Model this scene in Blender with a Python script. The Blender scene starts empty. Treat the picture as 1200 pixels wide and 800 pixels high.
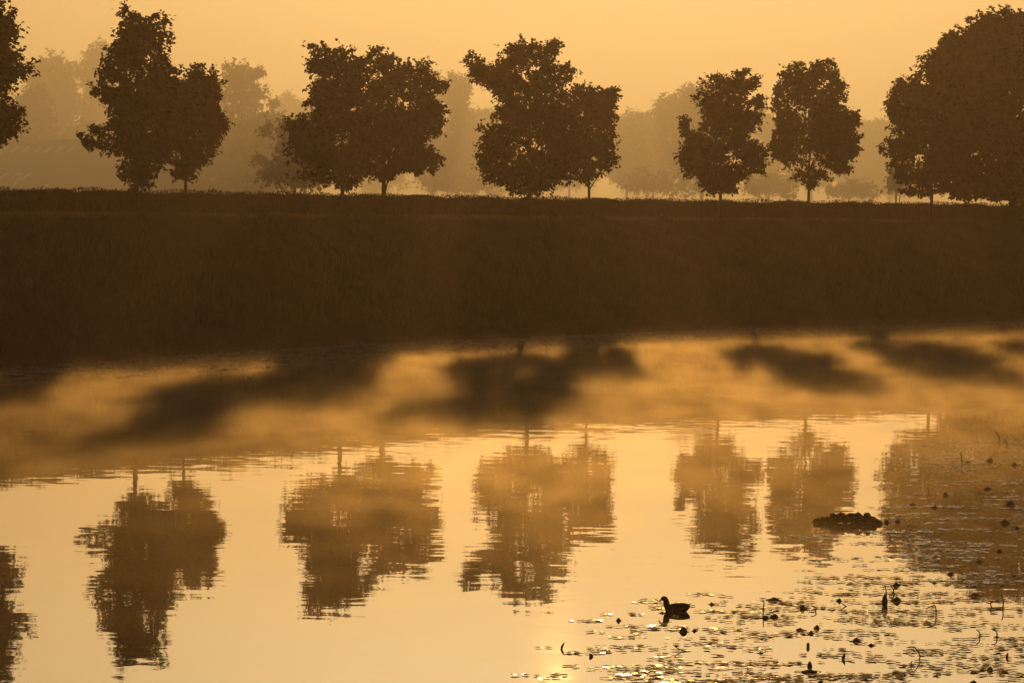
import bpy, math, random
import numpy as np
from mathutils import Vector, Matrix, Quaternion
from mathutils.bvhtree import BVHTree

SC = bpy.context.scene
COL = SC.collection
random.seed(7)
RNG = np.random.default_rng(11)

# ------------------------------------------------------------------ camera
CAM = Vector((0, 0, 5.0))
F = 4000.0                       # focal length in pixels of a 1200 px wide frame
PITCH, ROLL = 0.0385, 0.0110
cam_d = bpy.data.cameras.new('camera'); cam = bpy.data.objects.new('camera', cam_d)
COL.objects.link(cam); SC.camera = cam
cam_d.sensor_width = 36; cam_d.lens = 36 * F / 1200
cam_d.clip_start = 0.5; cam_d.clip_end = 6000
RC = Matrix.Rotation(math.pi/2 - PITCH, 3, 'X') @ Matrix.Rotation(ROLL, 3, 'Z')
cam.matrix_world = Matrix.Translation(CAM) @ RC.to_4x4()

# ------------------------------------------------------------------ sky, sun, exposure
SUN_EL, SUN_AZ = math.radians(9.45), math.radians(0.8)      # azimuth from +Y towards +X
w = bpy.data.worlds.new('World'); SC.world = w; w.use_nodes = True
nt = w.node_tree; nt.nodes.clear()
sky = nt.nodes.new('ShaderNodeTexSky'); sky.sky_type = 'NISHITA'; sky.sun_disc = False
sky.sun_elevation = SUN_EL; sky.sun_rotation = SUN_AZ
sky.air_density = 1.0; sky.dust_density = 4.0; sky.ozone_density = 1.0
tint = nt.nodes.new('ShaderNodeMix'); tint.data_type = 'RGBA'; tint.blend_type = 'MULTIPLY'
tint.inputs['Factor'].default_value = 1.0
tint.inputs[7].default_value = (0.76, 0.91, 1.10, 1)
bg = nt.nodes.new('ShaderNodeBackground'); bg.inputs['Strength'].default_value = 0.0228
out = nt.nodes.new('ShaderNodeOutputWorld')
nt.links.new(sky.outputs[0], tint.inputs[6]); nt.links.new(tint.outputs[2], bg.inputs['Color'])
nt.links.new(bg.outputs[0], out.inputs['Surface'])

sun_d = bpy.data.lights.new('sun', 'SUN'); sun_d.energy = 4.5; sun_d.angle = math.radians(0.5)
sun_d.color = (1.0, 0.50, 0.13)
sun = bpy.data.objects.new('sun', sun_d); COL.objects.link(sun)
SDIR = Vector((math.sin(SUN_AZ)*math.cos(SUN_EL), math.cos(SUN_AZ)*math.cos(SUN_EL), math.sin(SUN_EL)))
sun.rotation_mode = 'QUATERNION'; sun.rotation_quaternion = SDIR.to_track_quat('Z', 'Y')
sun.location = SDIR * 300 + Vector((0, 0, 40))

vs = SC.view_settings
vs.view_transform = 'Standard'; vs.look = 'None'; vs.exposure = -0.76; vs.gamma = 1.0; vs.use_curve_mapping = False
SC.cycles.use_denoising = True
SC.cycles.use_adaptive_sampling = True; SC.cycles.adaptive_threshold = 0.02; SC.cycles.adaptive_min_samples = 16
SC.cycles.max_bounces = 3; SC.cycles.diffuse_bounces = 1; SC.cycles.glossy_bounces = 2
SC.cycles.transmission_bounces = 3; SC.cycles.volume_bounces = 0; SC.cycles.transparent_max_bounces = 8
SC.cycles.sample_clamp_indirect = 4.0
SC.cycles.volume_step_rate = 0.35; SC.cycles.volume_max_steps = 512

# ------------------------------------------------------------------ helpers
def ray(px, py):
    return RC @ Vector(((px - 600) / F, -(py - 400) / F, -1.0))
def at(px, py, y):                       # the point seen at a pixel, at a given distance down the view
    d = ray(px, py); return CAM + d * (y / d.y)
def on_water(px, py, z=0.0):
    d = ray(px, py); return CAM + d * ((z - CAM.z) / d.z)
def x_at(px, y, z):                      # x of a pixel column at distance y and height z
    lo, hi = -300.0, 900.0
    for _ in range(40):
        m = (lo + hi) / 2
        if at(px, m, y).z > z: lo = m
        else: hi = m
    return at(px, lo, y).x

def link_mesh(name, verts, faces, mat, parent=None, smooth=False):
    me = bpy.data.meshes.new(name)
    me.from_pydata([tuple(v) for v in verts], [], faces)
    if smooth: me.polygons.foreach_set('use_smooth', [True] * len(me.polygons))
    me.materials.append(mat); me.update()
    o = bpy.data.objects.new(name, me); COL.objects.link(o); o.parent = parent
    return o
def np_mesh(name, V, nper, loops, mat, parent=None):
    """V (n,3); loops flat vertex indices; faces of nper corners each"""
    me = bpy.data.meshes.new(name)
    me.vertices.add(len(V)); me.vertices.foreach_set('co', np.asarray(V, np.float32).ravel())
    nl = len(loops); nf = nl // nper
    me.loops.add(nl); me.loops.foreach_set('vertex_index', np.asarray(loops, np.int32))
    me.polygons.add(nf)
    me.polygons.foreach_set('loop_start', np.arange(0, nl, nper, dtype=np.int32))
    me.polygons.foreach_set('loop_total', np.full(nf, nper, np.int32))
    me.materials.append(mat); me.update(calc_edges=True); me.validate()
    o = bpy.data.objects.new(name, me); COL.objects.link(o); o.parent = parent
    return o
def empty(name, loc, parent=None):
    o = bpy.data.objects.new(name, None); COL.objects.link(o); o.location = loc; o.parent = parent
    o.empty_display_size = 0.2
    return o
def tag(o, label=None, cat=None, group=None, kind=None):
    if label: o['label'] = label
    if cat: o['category'] = cat
    if group: o['group'] = group
    if kind: o['kind'] = kind
    return o
def tube(path, radii, n=8, cap=True):
    """tapered tube along a list of points -> verts, faces"""
    V, Fc = [], []
    pts = [Vector(p) for p in path]
    for i, p in enumerate(pts):
        a = pts[max(i-1, 0)]; b = pts[min(i+1, len(pts)-1)]
        t = (b - a).normalized()
        u = t.cross(Vector((0.13, 1, 0.21))).normalized(); v = t.cross(u)
        for k in range(n):
            an = 2*math.pi*k/n
            V.append(p + (u*math.cos(an) + v*math.sin(an)) * radii[i])
    for i in range(len(pts)-1):
        for k in range(n):
            Fc.append((i*n+k, i*n+(k+1) % n, (i+1)*n+(k+1) % n, (i+1)*n+k))
    if cap:
        Fc.append(tuple(range(n-1, -1, -1))); Fc.append(tuple((len(pts)-1)*n + k for k in range(n)))
    return V, Fc
def join(parts):
    V, Fc = [], []
    for v, f in parts:
        o = len(V); V += list(v); Fc += [tuple(i+o for i in q) for q in f]
    return V, Fc

# ------------------------------------------------------------------ materials
def material(name, c1, c2=None, scale=3.0, rough=0.7, spec=0.3, bump=0.0, bscale=20, transl=0.0):
    m = bpy.data.materials.new(name); m.use_nodes = True
    t = m.node_tree; b = t.nodes['Principled BSDF']
    b.inputs['Roughness'].default_value = rough
    b.inputs['Specular IOR Level'].default_value = spec
    tc = t.nodes.new('ShaderNodeTexCoord')
    n = t.nodes.new('ShaderNodeTexNoise'); n.inputs['Scale'].default_value = scale; n.inputs['Detail'].default_value = 5
    t.links.new(tc.outputs['Object'], n.inputs['Vector'])
    r = t.nodes.new('ShaderNodeValToRGB')
    r.color_ramp.elements[0].position = 0.3; r.color_ramp.elements[1].position = 0.7
    r.color_ramp.elements[0].color = (*c1, 1); r.color_ramp.elements[1].color = (*(c2 or c1), 1)
    t.links.new(n.outputs['Fac'], r.inputs['Fac']); t.links.new(r.outputs['Color'], b.inputs['Base Color'])
    if bump:
        n2 = t.nodes.new('ShaderNodeTexNoise'); n2.inputs['Scale'].default_value = bscale; n2.inputs['Detail'].default_value = 6
        t.links.new(tc.outputs['Object'], n2.inputs['Vector'])
        bp = t.nodes.new('ShaderNodeBump'); bp.inputs['Strength'].default_value = bump
        t.links.new(n2.outputs['Fac'], bp.inputs['Height']); t.links.new(bp.outputs['Normal'], b.inputs['Normal'])
    if transl:
        tr = t.nodes.new('ShaderNodeBsdfTranslucent'); t.links.new(r.outputs['Color'], tr.inputs['Color'])
        mx = t.nodes.new('ShaderNodeMixShader'); mx.inputs[0].default_value = transl
        t.links.new(b.outputs[0], mx.inputs[1]); t.links.new(tr.outputs[0], mx.inputs[2])
        t.links.new(mx.outputs[0], t.nodes['Material Output'].inputs['Surface'])
    return m
M = {}
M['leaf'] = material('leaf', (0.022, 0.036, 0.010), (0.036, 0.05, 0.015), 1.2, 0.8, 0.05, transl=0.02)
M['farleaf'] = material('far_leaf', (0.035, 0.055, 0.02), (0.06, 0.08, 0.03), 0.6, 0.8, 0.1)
M['hedge'] = material('hedge_leaf', (0.022, 0.036, 0.011), (0.04, 0.05, 0.015), 2.0, 0.85, 0.05)
M['bark'] = material('bark', (0.03, 0.025, 0.018), (0.06, 0.05, 0.04), 8, 0.9, 0.2, 0.5, 30)
M['turf'] = material('turf', (0.018, 0.024, 0.008), (0.07, 0.06, 0.025), 0.35, 0.95, 0.05, 0.6, 6)
M['grass'] = material('grass', (0.03, 0.04, 0.012), (0.15, 0.115, 0.05), 0.35, 0.8, 0.15, transl=0.25)
M['pad'] = material('pad', (0.03, 0.040, 0.015), (0.08, 0.055, 0.025), 4, 0.45, 0.22)
def wet_patches(m):
    t = m.node_tree; b = t.nodes['Principled BSDF']; tc = t.nodes['Texture Coordinate']
    g = t.nodes.new('ShaderNodeNewGeometry')
    n = t.nodes.new('ShaderNodeTexNoise'); n.inputs['Scale'].default_value = 5.0; n.inputs['Detail'].default_value = 2
    t.links.new(g.outputs['Position'], n.inputs['Vector'])
    for sock, lo, hi in (('Specular IOR Level', 0.03, 0.3), ('Roughness', 0.75, 0.22)):
        r = t.nodes.new('ShaderNodeMapRange'); r.inputs[1].default_value = .56; r.inputs[2].default_value = .63
        r.inputs[3].default_value = lo; r.inputs[4].default_value = hi
        t.links.new(n.outputs['Fac'], r.inputs[0]); t.links.new(r.outputs[0], b.inputs[sock])
M['wetpad'] = material('wet_pad', (0.05, 0.06, 0.025), (0.11, 0.09, 0.04), 4, 0.14, 0.9)
wet_patches(M['pad'])
M['sky_sheen_pad'] = material('sky_sheen_pad', (0.24, 0.23, 0.15), (0.42, 0.39, 0.29), 3, 0.6, 0.2)  # shore pads: sky mirrored in them is painted as a pale base colour
M['padrough'] = material('dry_leaf', (0.03, 0.025, 0.012), (0.08, 0.05, 0.02), 9, 0.6, 0.3, 0.3, 40)
M['stalk'] = material('stalk', (0.03, 0.03, 0.012), (0.06, 0.045, 0.02), 20, 0.6, 0.3)
M['feather'] = material('feather', (0.012, 0.011, 0.010), (0.03, 0.028, 0.025), 30, 0.6, 0.3, 0.3, 90)
M['bill'] = material('bill', (0.55, 0.50, 0.42), (0.6, 0.55, 0.48), 10, 0.4, 0.5)
M['eye'] = material('eye', (0.12, 0.01, 0.01), None, 3, 0.1, 0.5)
M['roof'] = material('roof_sheet', (0.13, 0.11, 0.10), (0.19, 0.165, 0.15), 0.5, 0.55, 0.4, 0.1, 5)
M['wall'] = material('shed_wall', (0.20, 0.14, 0.10), (0.27, 0.19, 0.14), 0.6, 0.85, 0.2, 0.2, 8)
M['skylight'] = material('skylight', (0.80, 0.80, 0.76), (0.88, 0.88, 0.84), 2, 0.2, 0.8)
M['metal'] = material('grey_metal', (0.05, 0.05, 0.055), (0.08, 0.08, 0.08), 9, 0.9, 0.1, 0.1, 30)
M['panel'] = material('yellow_panel', (0.16, 0.13, 0.04), (0.2, 0.17, 0.05), 9, 0.8, 0.1)

def water_material():
    m = bpy.data.materials.new('water'); m.use_nodes = True
    t = m.node_tree; b = t.nodes['Principled BSDF']
    b.inputs['Base Color'].default_value = (0.012, 0.014, 0.009, 1)
    b.inputs['Roughness'].default_value = 0.015
    b.inputs['IOR'].default_value = 2.1
    tc = t.nodes.new('ShaderNodeTexCoord')
    def noise(sx, sy, scale, detail, rough=0.5):
        mp = t.nodes.new('ShaderNodeMapping'); mp.inputs['Scale'].default_value = (sx, sy, 1)
        n = t.nodes.new('ShaderNodeTexNoise'); n.inputs['Scale'].default_value = scale
        n.inputs['Detail'].default_value = detail; n.inputs['Roughness'].default_value = rough
        t.links.new(tc.outputs['Object'], mp.inputs['Vector']); t.links.new(mp.outputs[0], n.inputs['Vector'])
        return n
    def math_(op, a, b_=None, v=None):
        x = t.nodes.new('ShaderNodeMath'); x.operation = op
        t.links.new(a, x.inputs[0])
        if b_ is not None: t.links.new(b_, x.inputs[1])
        if v is not None: x.inputs[1].default_value = v
        return x.outputs[0]
    n1 = noise(0.22, 1.0, 1.3, 2)           # long low swell across the view
    n2 = noise(0.8, 1.6, 2.6, 3)            # small wavelets
    n3 = noise(0.03, 0.05, 1.0, 2)          # where it is calm and where ruffled
    nx = noise(0.9, 0.9, 1.9, 2)
    n4 = noise(0.55, 1.0, 2.3, 2)           # fine shiver
    n5 = noise(0.045, 0.03, 1.0, 2)
    amp = t.nodes.new('ShaderNodeMapRange'); amp.inputs[1].default_value = 0.38; amp.inputs[2].default_value = 0.64
    amp.inputs[3].default_value = 0.35; amp.inputs[4].default_value = 1.3
    t.links.new(n3.outputs['Fac'], amp.inputs[0])
    ty = math_('ADD', math_('MULTIPLY', math_('SUBTRACT', n1.outputs['Fac'], v=0.5), v=0.010),
               math_('MULTIPLY', math_('SUBTRACT', n2.outputs['Fac'], v=0.5), v=0.012))
    ty = math_('MULTIPLY', ty, amp.outputs[0])
    am2 = t.nodes.new('ShaderNodeMapRange'); am2.inputs[1].default_value = 0.40; am2.inputs[2].default_value = 0.62
    am2.inputs[3].default_value = 0.002; am2.inputs[4].default_value = 0.014
    t.links.new(n5.outputs['Fac'], am2.inputs[0])
    ty = math_('ADD', ty, math_('MULTIPLY', math_('SUBTRACT', n4.outputs['Fac'], v=0.5), am2.outputs[0]))
    tx = math_('MULTIPLY', math_('MULTIPLY', math_('SUBTRACT', nx.outputs['Fac'], v=0.5), v=0.02), amp.outputs[0])
    bp_ = on_water(780, 716)
    sep = t.nodes.new('ShaderNodeSeparateXYZ'); t.links.new(tc.outputs['Object'], sep.inputs[0])
    dx = math_('SUBTRACT', sep.outputs[0], v=bp_.x); dy = math_('SUBTRACT', sep.outputs[1], v=bp_.y)
    rr = math_('SQRT', math_('ADD', math_('MULTIPLY', dx, dx), math_('MULTIPLY', dy, dy)))
    ring = math_('SINE', math_('MULTIPLY', rr, v=16.0))
    fade = t.nodes.new('ShaderNodeMath'); fade.operation = 'POWER'; fade.inputs[0].default_value = 2.718
    t.links.new(math_('MULTIPLY', rr, v=-0.7), fade.inputs[1])
    ring = math_('MULTIPLY', math_('MULTIPLY', ring, fade.outputs[0]), math_('DIVIDE', dy, math_('ADD', rr, v=0.02)))
    ty = math_('ADD', ty, math_('MULTIPLY', ring, v=0.006))
    c = t.nodes.new('ShaderNodeCombineXYZ'); t.links.new(tx, c.inputs[0]); t.links.new(ty, c.inputs[1]); c.inputs[2].default_value = 1
    nm = t.nodes.new('ShaderNodeVectorMath'); nm.operation = 'NORMALIZE'; t.links.new(c.outputs[0], nm.inputs[0])
    t.links.new(nm.outputs[0], b.inputs['Normal'])
    gl = t.nodes.new('ShaderNodeBsdfGlossy'); gl.inputs['Roughness'].default_value = 0.015; gl.inputs['Color'].default_value = (1, 1, 1, 1)
    t.links.new(nm.outputs[0], gl.inputs['Normal'])
    mx = t.nodes.new('ShaderNodeMixShader'); mx.inputs[0].default_value = 0.45
    t.links.new(b.outputs[0], mx.inputs[1]); t.links.new(gl.outputs[0], mx.inputs[2])
    t.links.new(mx.outputs[0], t.nodes['Material Output'].inputs['Surface'])
    return m
M['water'] = water_material()

def volume_material(name, color, density, aniso):
    m = bpy.data.materials.new(name); m.use_nodes = True
    t = m.node_tree; t.nodes.remove(t.nodes['Principled BSDF'])
    v = t.nodes.new('ShaderNodeVolumePrincipled')
    v.inputs['Color'].default_value = (*color, 1); v.inputs['Density'].default_value = density
    v.inputs['Anisotropy'].default_value = aniso
    t.links.new(v.outputs[0], t.nodes['Material Output'].inputs['Volume'])
    return m

# ------------------------------------------------------------------ lie of the land
CREST = [(-78, 22), (-48, 70), (-34, 93), (-18.75, 119), (-13.9, 127.4), (-6.9, 138.9), (0.57, 152.7),
         (9.96, 164.6), (21.0, 172.5), (34, 184), (60, 205), (120, 252)]
def resample(pts, step=1.5):
    P = np.array(pts, float)
    for _ in range(3):                                     # corner cutting keeps the line close to the points
        Q = [P[0]]
        for a, b in zip(P[:-1], P[1:]): Q += [a*.75+b*.25, a*.25+b*.75]
        Q.append(P[-1]); P = np.array(Q)
    d = np.r_[0, np.cumsum(np.linalg.norm(np.diff(P, axis=0), axis=1))]
    s = np.arange(0, d[-1], step)
    return np.c_[np.interp(s, d, P[:, 0]), np.interp(s, d, P[:, 1])]
CR = resample(CREST)
TG = np.gradient(CR, axis=0); TG /= np.linalg.norm(TG, axis=1)[:, None]
NR = np.c_[-TG[:, 1], TG[:, 0]]                            # away from the water
SHORE = [on_water(px, py) for px, py in ((-150, 441), (0, 432), (200, 418), (400, 404), (600, 396), (800, 388), (1000, 382), (1200, 376), (1350, 371))]
SH = resample([(p.x, p.y) for p in SHORE], 0.5)
WID = []
for c, n in zip(CR, NR):                                   # width of the slope at each station
    v = c - SH; WID.append(np.min(np.linalg.norm(v, axis=1)))
WID = np.array(WID)
inside = (CR[:, 0] > -24) & (CR[:, 0] < 33)
i0, i1 = np.where(inside)[0][[0, -1]]
WID[:i0] = WID[i0]; WID[i1:] = WID[i1]
k = np.ones(9)/9; WID = np.convolve(np.pad(WID, 4, mode='edge'), k, 'valid')

PROFILE = [(-1.35, -1.2), (-1.0, -0.02), (-0.93, 0.35), (-0.7, 1.45), (-0.45, 2.65), (-0.2, 3.9), (-0.08, 4.5), (0.0, 4.68)]
rows = []
hash_ = RNG.normal(0, 1, (len(CR), 20))
for j, (f, z) in enumerate(PROFILE):
    rows.append(np.c_[CR + NR * (WID * f)[:, None], np.full(len(CR), z) + (hash_[:, j] * 0.03 if 1 < j else 0)])
for off, z in ((1.5, 4.72), (4.0, 4.66), (7.5, 4.66), (9.0, 4.4), (15, 1.6), (22, 1.5)):
    rows.append(np.c_[CR + NR * off, np.full(len(CR), z)])
# the field behind runs out to the horizon in the same sheet
base = CR + NR * 22
for f, z in ((120, 1.5), (700, 1.5), (4500, 1.5)):
    q = base + np.c_[np.linspace(-1.0, 1.0, len(CR)) * f * 0.8, np.full(len(CR), f)]
    rows.append(np.c_[q, np.full(len(CR), z)])
TV = np.concatenate(rows); nC = len(CR)
TF = [(r*nC+i, r*nC+i+1, (r+1)*nC+i+1, (r+1)*nC+i) for r in range(len(rows)-1) for i in range(nC-1)]
terrain = tag(link_mesh('ground', TV, TF, M['turf'], smooth=True), kind='structure')
BVH = BVHTree.FromPolygons([Vector(v) for v in TV], TF)
def ground_z(x, y, default=1.5):
    h = BVH.ray_cast(Vector((x, y, 60)), Vector((0, 0, -1)))
    return h[0].z if h[0] else default

# the near bank, under the photographer
nb = [(-300, -60, 3.35), (300, -60, 3.35), (300, 6, 3.35), (-300, 6, 3.35), (300, 15, 0.0), (-300, 15, 0.0), (300, 19, -1.2), (-300, 19, -1.2)]
tag(link_mesh('near_bank', nb, [(0, 1, 2, 3), (3, 2, 4, 5), (5, 4, 6, 7)], M['turf']), kind='structure')
tag(link_mesh('water', [(-300, 12, 0), (300, 12, 0), (300, 420, 0), (-300, 420, 0)], [(0, 1, 2, 3)], M['water']), kind='structure')

# ------------------------------------------------------------------ leaves
def leaf_cloud(centers, outward, size, droop=0.35, spread=0.5, simple=False):
    """one bent six-cornered leaf (two quads) for each centre, or one four-cornered leaf"""
    n = len(centers)
    d = outward + RNG.normal(0, spread, (n, 3)); d[:, 2] -= droop
    d /= np.linalg.norm(d, axis=1)[:, None]
    up = np.tile([0., 0., 1.], (n, 1)) + RNG.normal(0, 0.55, (n, 3))
    s = np.cross(d, up); s /= np.linalg.norm(s, axis=1)[:, None] + 1e-9
    nn = np.cross(s, d)
    L = (size * RNG.uniform(0.65, 1.25, n))[:, None]
    W = L * RNG.uniform(0.28, 0.46, n)[:, None]
    fold = L * RNG.uniform(0.0, 0.2, n)[:, None]
    b = centers - d*L*0.45
    if simple:
        V = np.stack([b, b + d*L*0.42 + s*W + nn*fold, b + d*L, b + d*L*0.42 - s*W + nn*fold], axis=1).reshape(-1, 3)
        return V, np.arange(n*4)
    V = np.stack([b, b + d*L*0.30 + s*W - nn*fold*-1, b + d*L*0.72 + s*W*0.55 + nn*fold*0.5, b + d*L - nn*fold*0.4,
                  b + d*L*0.72 - s*W*0.55 + nn*fold*0.5, b + d*L*0.30 - s*W + nn*fold], axis=1).reshape(-1, 3)
    i = (np.arange(n)*6)[:, None]
    loops = np.concatenate([i+0, i+1, i+2, i+3, i+0, i+3, i+4, i+5], axis=1).ravel()
    return V, loops

_G = np.random.default_rng(5).uniform(0, 1, (24, 24, 24))
def vnoise(P, f):                                          # smooth 3-D value noise, for gaps in a crown
    q = P*f + 1000.3; i = np.floor(q).astype(int); t = q - i; t = t*t*(3-2*t); i %= 23
    r = 0
    for a in (0, 1):
        for b in (0, 1):
            for c in (0, 1):
                w_ = (t[:, 0] if a else 1-t[:, 0])*(t[:, 1] if b else 1-t[:, 1])*(t[:, 2] if c else 1-t[:, 2])
                r = r + w_*_G[i[:, 0]+a, i[:, 1]+b, i[:, 2]+c]
    return r
def sphere_dirs(n):
    u = RNG.normal(0, 1, (n, 3)); return u/np.linalg.norm(u, axis=1)[:, None]
def sprays(blobs, density, per=9, twig=0.45):
    """leaf centres strung along twigs that stick out of the lobes, with their directions"""
    C, D = [], []
    for c, r in blobs:
        c = np.array(c); r = np.array(r)
        area = 4*math.pi*((r[0]*r[1])**1.6/3 + (r[0]*r[2])**1.6/3 + (r[1]*r[2])**1.6/3)**(1/1.6)
        n = max(5, int(area*density/per))
        u = sphere_dirs(n); rad = RNG.uniform(0.62, 1.03, n)
        p = c + u*r*rad[:, None]
        o = u + RNG.normal(0, .35, (n, 3)); o[:, 2] = o[:, 2]*0.55 + 0.10
        o /= np.linalg.norm(o, axis=1)[:, None]
        tl = twig*RNG.uniform(.5, 1.25, n)
        t = RNG.uniform(-0.5, 0.6, (n, per))
        q = p[:, None, :] + o[:, None, :]*(t*tl[:, None])[..., None] + RNG.normal(0, 0.11*twig, (n, per, 3))
        q[..., 2] -= 0.10*t*t*tl[:, None]
        C.append(q.reshape(-1, 3)); D.append(np.repeat(o, per, 0))
    return np.concatenate(C), np.concatenate(D)
def filling(blobs, density, freq, gap):
    C = []
    for c, r in blobs:
        c = np.array(c); r = np.array(r)*0.9
        n = max(8, int(4.19*r[0]*r[1]*r[2]*density))
        C.append(c + sphere_dirs(n)*r*(RNG.uniform(0, 1, n)**0.42)[:, None])
    C = np.concatenate(C)
    return C[vnoise(C, freq) > gap]

def make_tree(name, label, group, px, dist, top_py, blobs, size=0.135, density=40, mat='leaf', base_z=None, fill=80, gap=0.42, sub=6,
              trunk_r=0.09, per=10, twig=0.5, depth=0.9, limbs=True, cat='tree'):
    """blobs in photo pixels (x, y, rx, ry) give the crown's lobes at the tree's own distance"""
    s = F / dist
    bx = x_at(px, dist, 5.5)
    gz = ground_z(bx, dist) if base_z is None else base_z
    root = empty(name, (bx, dist, gz - 0.02)); tag(root, label, cat, group)
    R = Vector((bx, dist, gz - 0.02))
    bl = []
    for (x, y, rx, ry) in blobs:
        p = at(x, y, dist)
        rz = (rx + ry) / 2 / s
        off = abs(x - px) / s
        p = at(x, y, dist + random.uniform(-depth, depth) * max(0.4, 1.4 - 0.4*off))
        bl.append((tuple(p - R), (rx/s, rz*1.15 + 0.25, ry/s)))
    cz = np.array([b[0][2] for b in bl]); top = max(b[0][2] + b[1][2]*0.6 for b in bl)
    # trunk and limbs
    zt = top*0.86
    bend = [Vector((0, 0, 0))]
    for q in range(1, 9):
        tq = q/8
        bend.append(Vector((random.uniform(-.04, .04)*zt*0.12*q**.5, random.uniform(-.04, .04)*zt*0.12*q**.5, zt*tq)))
    rr = [trunk_r*(1.25 if q == 0 else 1.0)*(1 - 0.86*q/8) for q in range(9)]
    parts = [tube(bend, rr, 9)]
    if limbs:
        for c, r in bl:
            e = Vector(c)
            if e.z < .42*top and abs(e.x) > .7: continue
            e = Vector((e.x*.8, e.y*.8, e.z))
            h = max(0.16*zt, min(e.z*0.62, zt*0.9))
            st = bend[0].lerp(bend[-1], h/zt); k0 = min(8, int(h/zt*8)); st = bend[k0]
            mid = st.lerp(e, 0.5) + Vector((0, 0, -0.03*(e-st).length)); r0 = max(0.018, rr[k0]*0.5)
            parts.append(tube([st, mid, e, e + (e-mid)*0.12], [r0, r0*0.62, r0*0.36, 0.006], 6))
    tv, tf = join(parts)
    link_mesh('trunk', tv, tf, M['bark'], root, smooth=True)
    more = []                                              # lobes that knit neighbours together
    for i_, (c, r) in enumerate(bl):
        ds = sorted((np.linalg.norm(np.array(c) - np.array(c2)), j_) for j_, (c2, r2) in enumerate(bl) if j_ != i_)
        for dd, j_ in ds[:2]:
            r2 = bl[j_][1]
            if dd < 0.9*(np.mean(r) + np.mean(r2)):
                more.append((tuple((np.array(c) + np.array(bl[j_][0]))/2), tuple((np.array(r) + np.array(r2))*.42)))
    small = []                                             # little lobes break up the outline
    for c, r in bl:
        for _ in range(sub):
            u = sphere_dirs(1)[0]; u[1] *= .6
            small.append((tuple(np.array(c) + u*np.array(r)*random.uniform(.8, 1.08)), tuple(np.array(r)*random.uniform(.16, .36))))
    shr = [(c, tuple(np.array(r)*0.90)) for c, r in bl] + [(c, tuple(np.array(r)*.9)) for c, r in more]
    C, D = sprays(shr + small, density, per, twig)
    V, L = leaf_cloud(C, D, size*1.2, simple=(mat == 'farleaf'))
    C2 = filling(shr, fill, 1.5 if twig < .8 else .7, gap)
    V2, L2 = leaf_cloud(C2, sphere_dirs(len(C2)), size*1.9, .2, simple=True)
    L = np.concatenate([L, L2 + len(V)]); V = np.concatenate([V, V2])
    cr = np_mesh('crown', V, 4, L, M[mat], root); cr['kind'] = 'stuff'
    return root

ROW1 = 'young maples in front of the hedge'
ROW2 = 'young maples behind the hedge'
make_tree('maple_tree', 'dark maple cut off by the left edge of the picture', ROW1, -32, 119.5, -45,
  [(-30,30,48,48),(-36,90,60,48),(-28,140,48,36),(4,40,20,30),(12,80,14,20),(8,135,18,22),(-40,-18,32,38),(-6,160,16,16),(-70,110,40,45),(-70,40,35,45)])
make_tree('maple_tree', 'tall dark maple with two leaders and a low limb to the left', ROW1, 161, 127.4, 10,
  [(147,28,11,19),(181,32,15,20),(165,65,33,28),(140,75,22,22),(132,108,22,22),(170,110,36,33),(112,163,16,13),(140,160,28,26),(172,165,33,33),(165,196,26,20),(192,95,24,28),(160,212,15,9),(190,135,24,28),(193,172,20,22),(150,125,24,24),(148,50,14,14)])
make_tree('maple_tree', 'smaller round maple just right of the two-leader maple', ROW2, 218, 139.7, 70,
  [(225,95,22,24),(243,105,18,26),(242,140,22,26),(215,140,28,33),(241,175,19,18),(215,183,24,20),(217,203,11,7),(250,150,14,14),(203,118,18,20),(198,160,18,25),(228,118,24,24)], trunk_r=0.08)
make_tree('maple_tree', 'broad maple with lopsided crown and sagging left side', ROW1, 401, 138.9, 50,
  [(372,68,14,16),(405,72,23,20),(385,92,23,20),(400,120,30,28),(365,152,24,18),(355,175,18,20),(385,175,30,28),(372,203,22,12),(410,200,26,20),(420,95,23,28),(425,150,23,33),(405,214,12,8),(374,118,15,18),(350,152,14,14),(390,140,26,22),(425,185,22,20)])
make_tree('maple_tree', 'broad round maple merging with the lopsided one, thick trunk showing', ROW2, 449, 155.5, 55,
  [(442,70,9,13),(465,80,20,16),(492,90,16,18),(514,102,9,6),(455,110,28,26),(490,125,27,26),(506,145,19,20),(455,155,29,28),(490,175,23,20),(503,190,13,12),(460,193,23,14),(450,206,12,6),(435,185,20,20),(432,130,18,28),(475,150,26,26),(480,195,18,10),(515,128,9,8)], trunk_r=0.12)
make_tree('maple_tree', 'tall ragged maple at the centre with a bough out to the left', ROW1, 621, 152.7, 42,
  [(555,75,9,12),(563,86,11,9),(574,92,16,13),(590,105,18,18),(590,80,12,10),(600,65,16,13),(617,62,20,18),(649,54,5,9),(642,68,9,12),(640,95,20,20),(662,88,11,10),(612,105,28,28),(640,130,26,23),(575,155,15,10),(600,160,27,23),(565,190,9,11),(590,190,26,17),(630,185,31,27),(605,213,26,12),(650,205,20,18),(625,221,22,8),(640,150,28,28),(594,132,15,13),(608,135,20,16),(662,120,12,16),(660,165,18,26),(577,172,14,12),(665,195,14,16),(575,205,12,9)], density=36, gap=0.43)
make_tree('maple_tree', 'small square-crowned maple beside the tall ragged one', ROW2, 690, 168, 97,
  [(680,112,12,10),(700,112,20,12),(720,110,6,10),(705,140,19,19),(682,140,19,21),(690,170,27,20),(714,170,11,16),(714,190,10,8),(690,195,24,14),(688,209,12,6),(672,150,12,26),(671,182,12,16),(695,125,20,16),(712,128,11,14)], trunk_r=0.08, density=36, gap=0.43)
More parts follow.
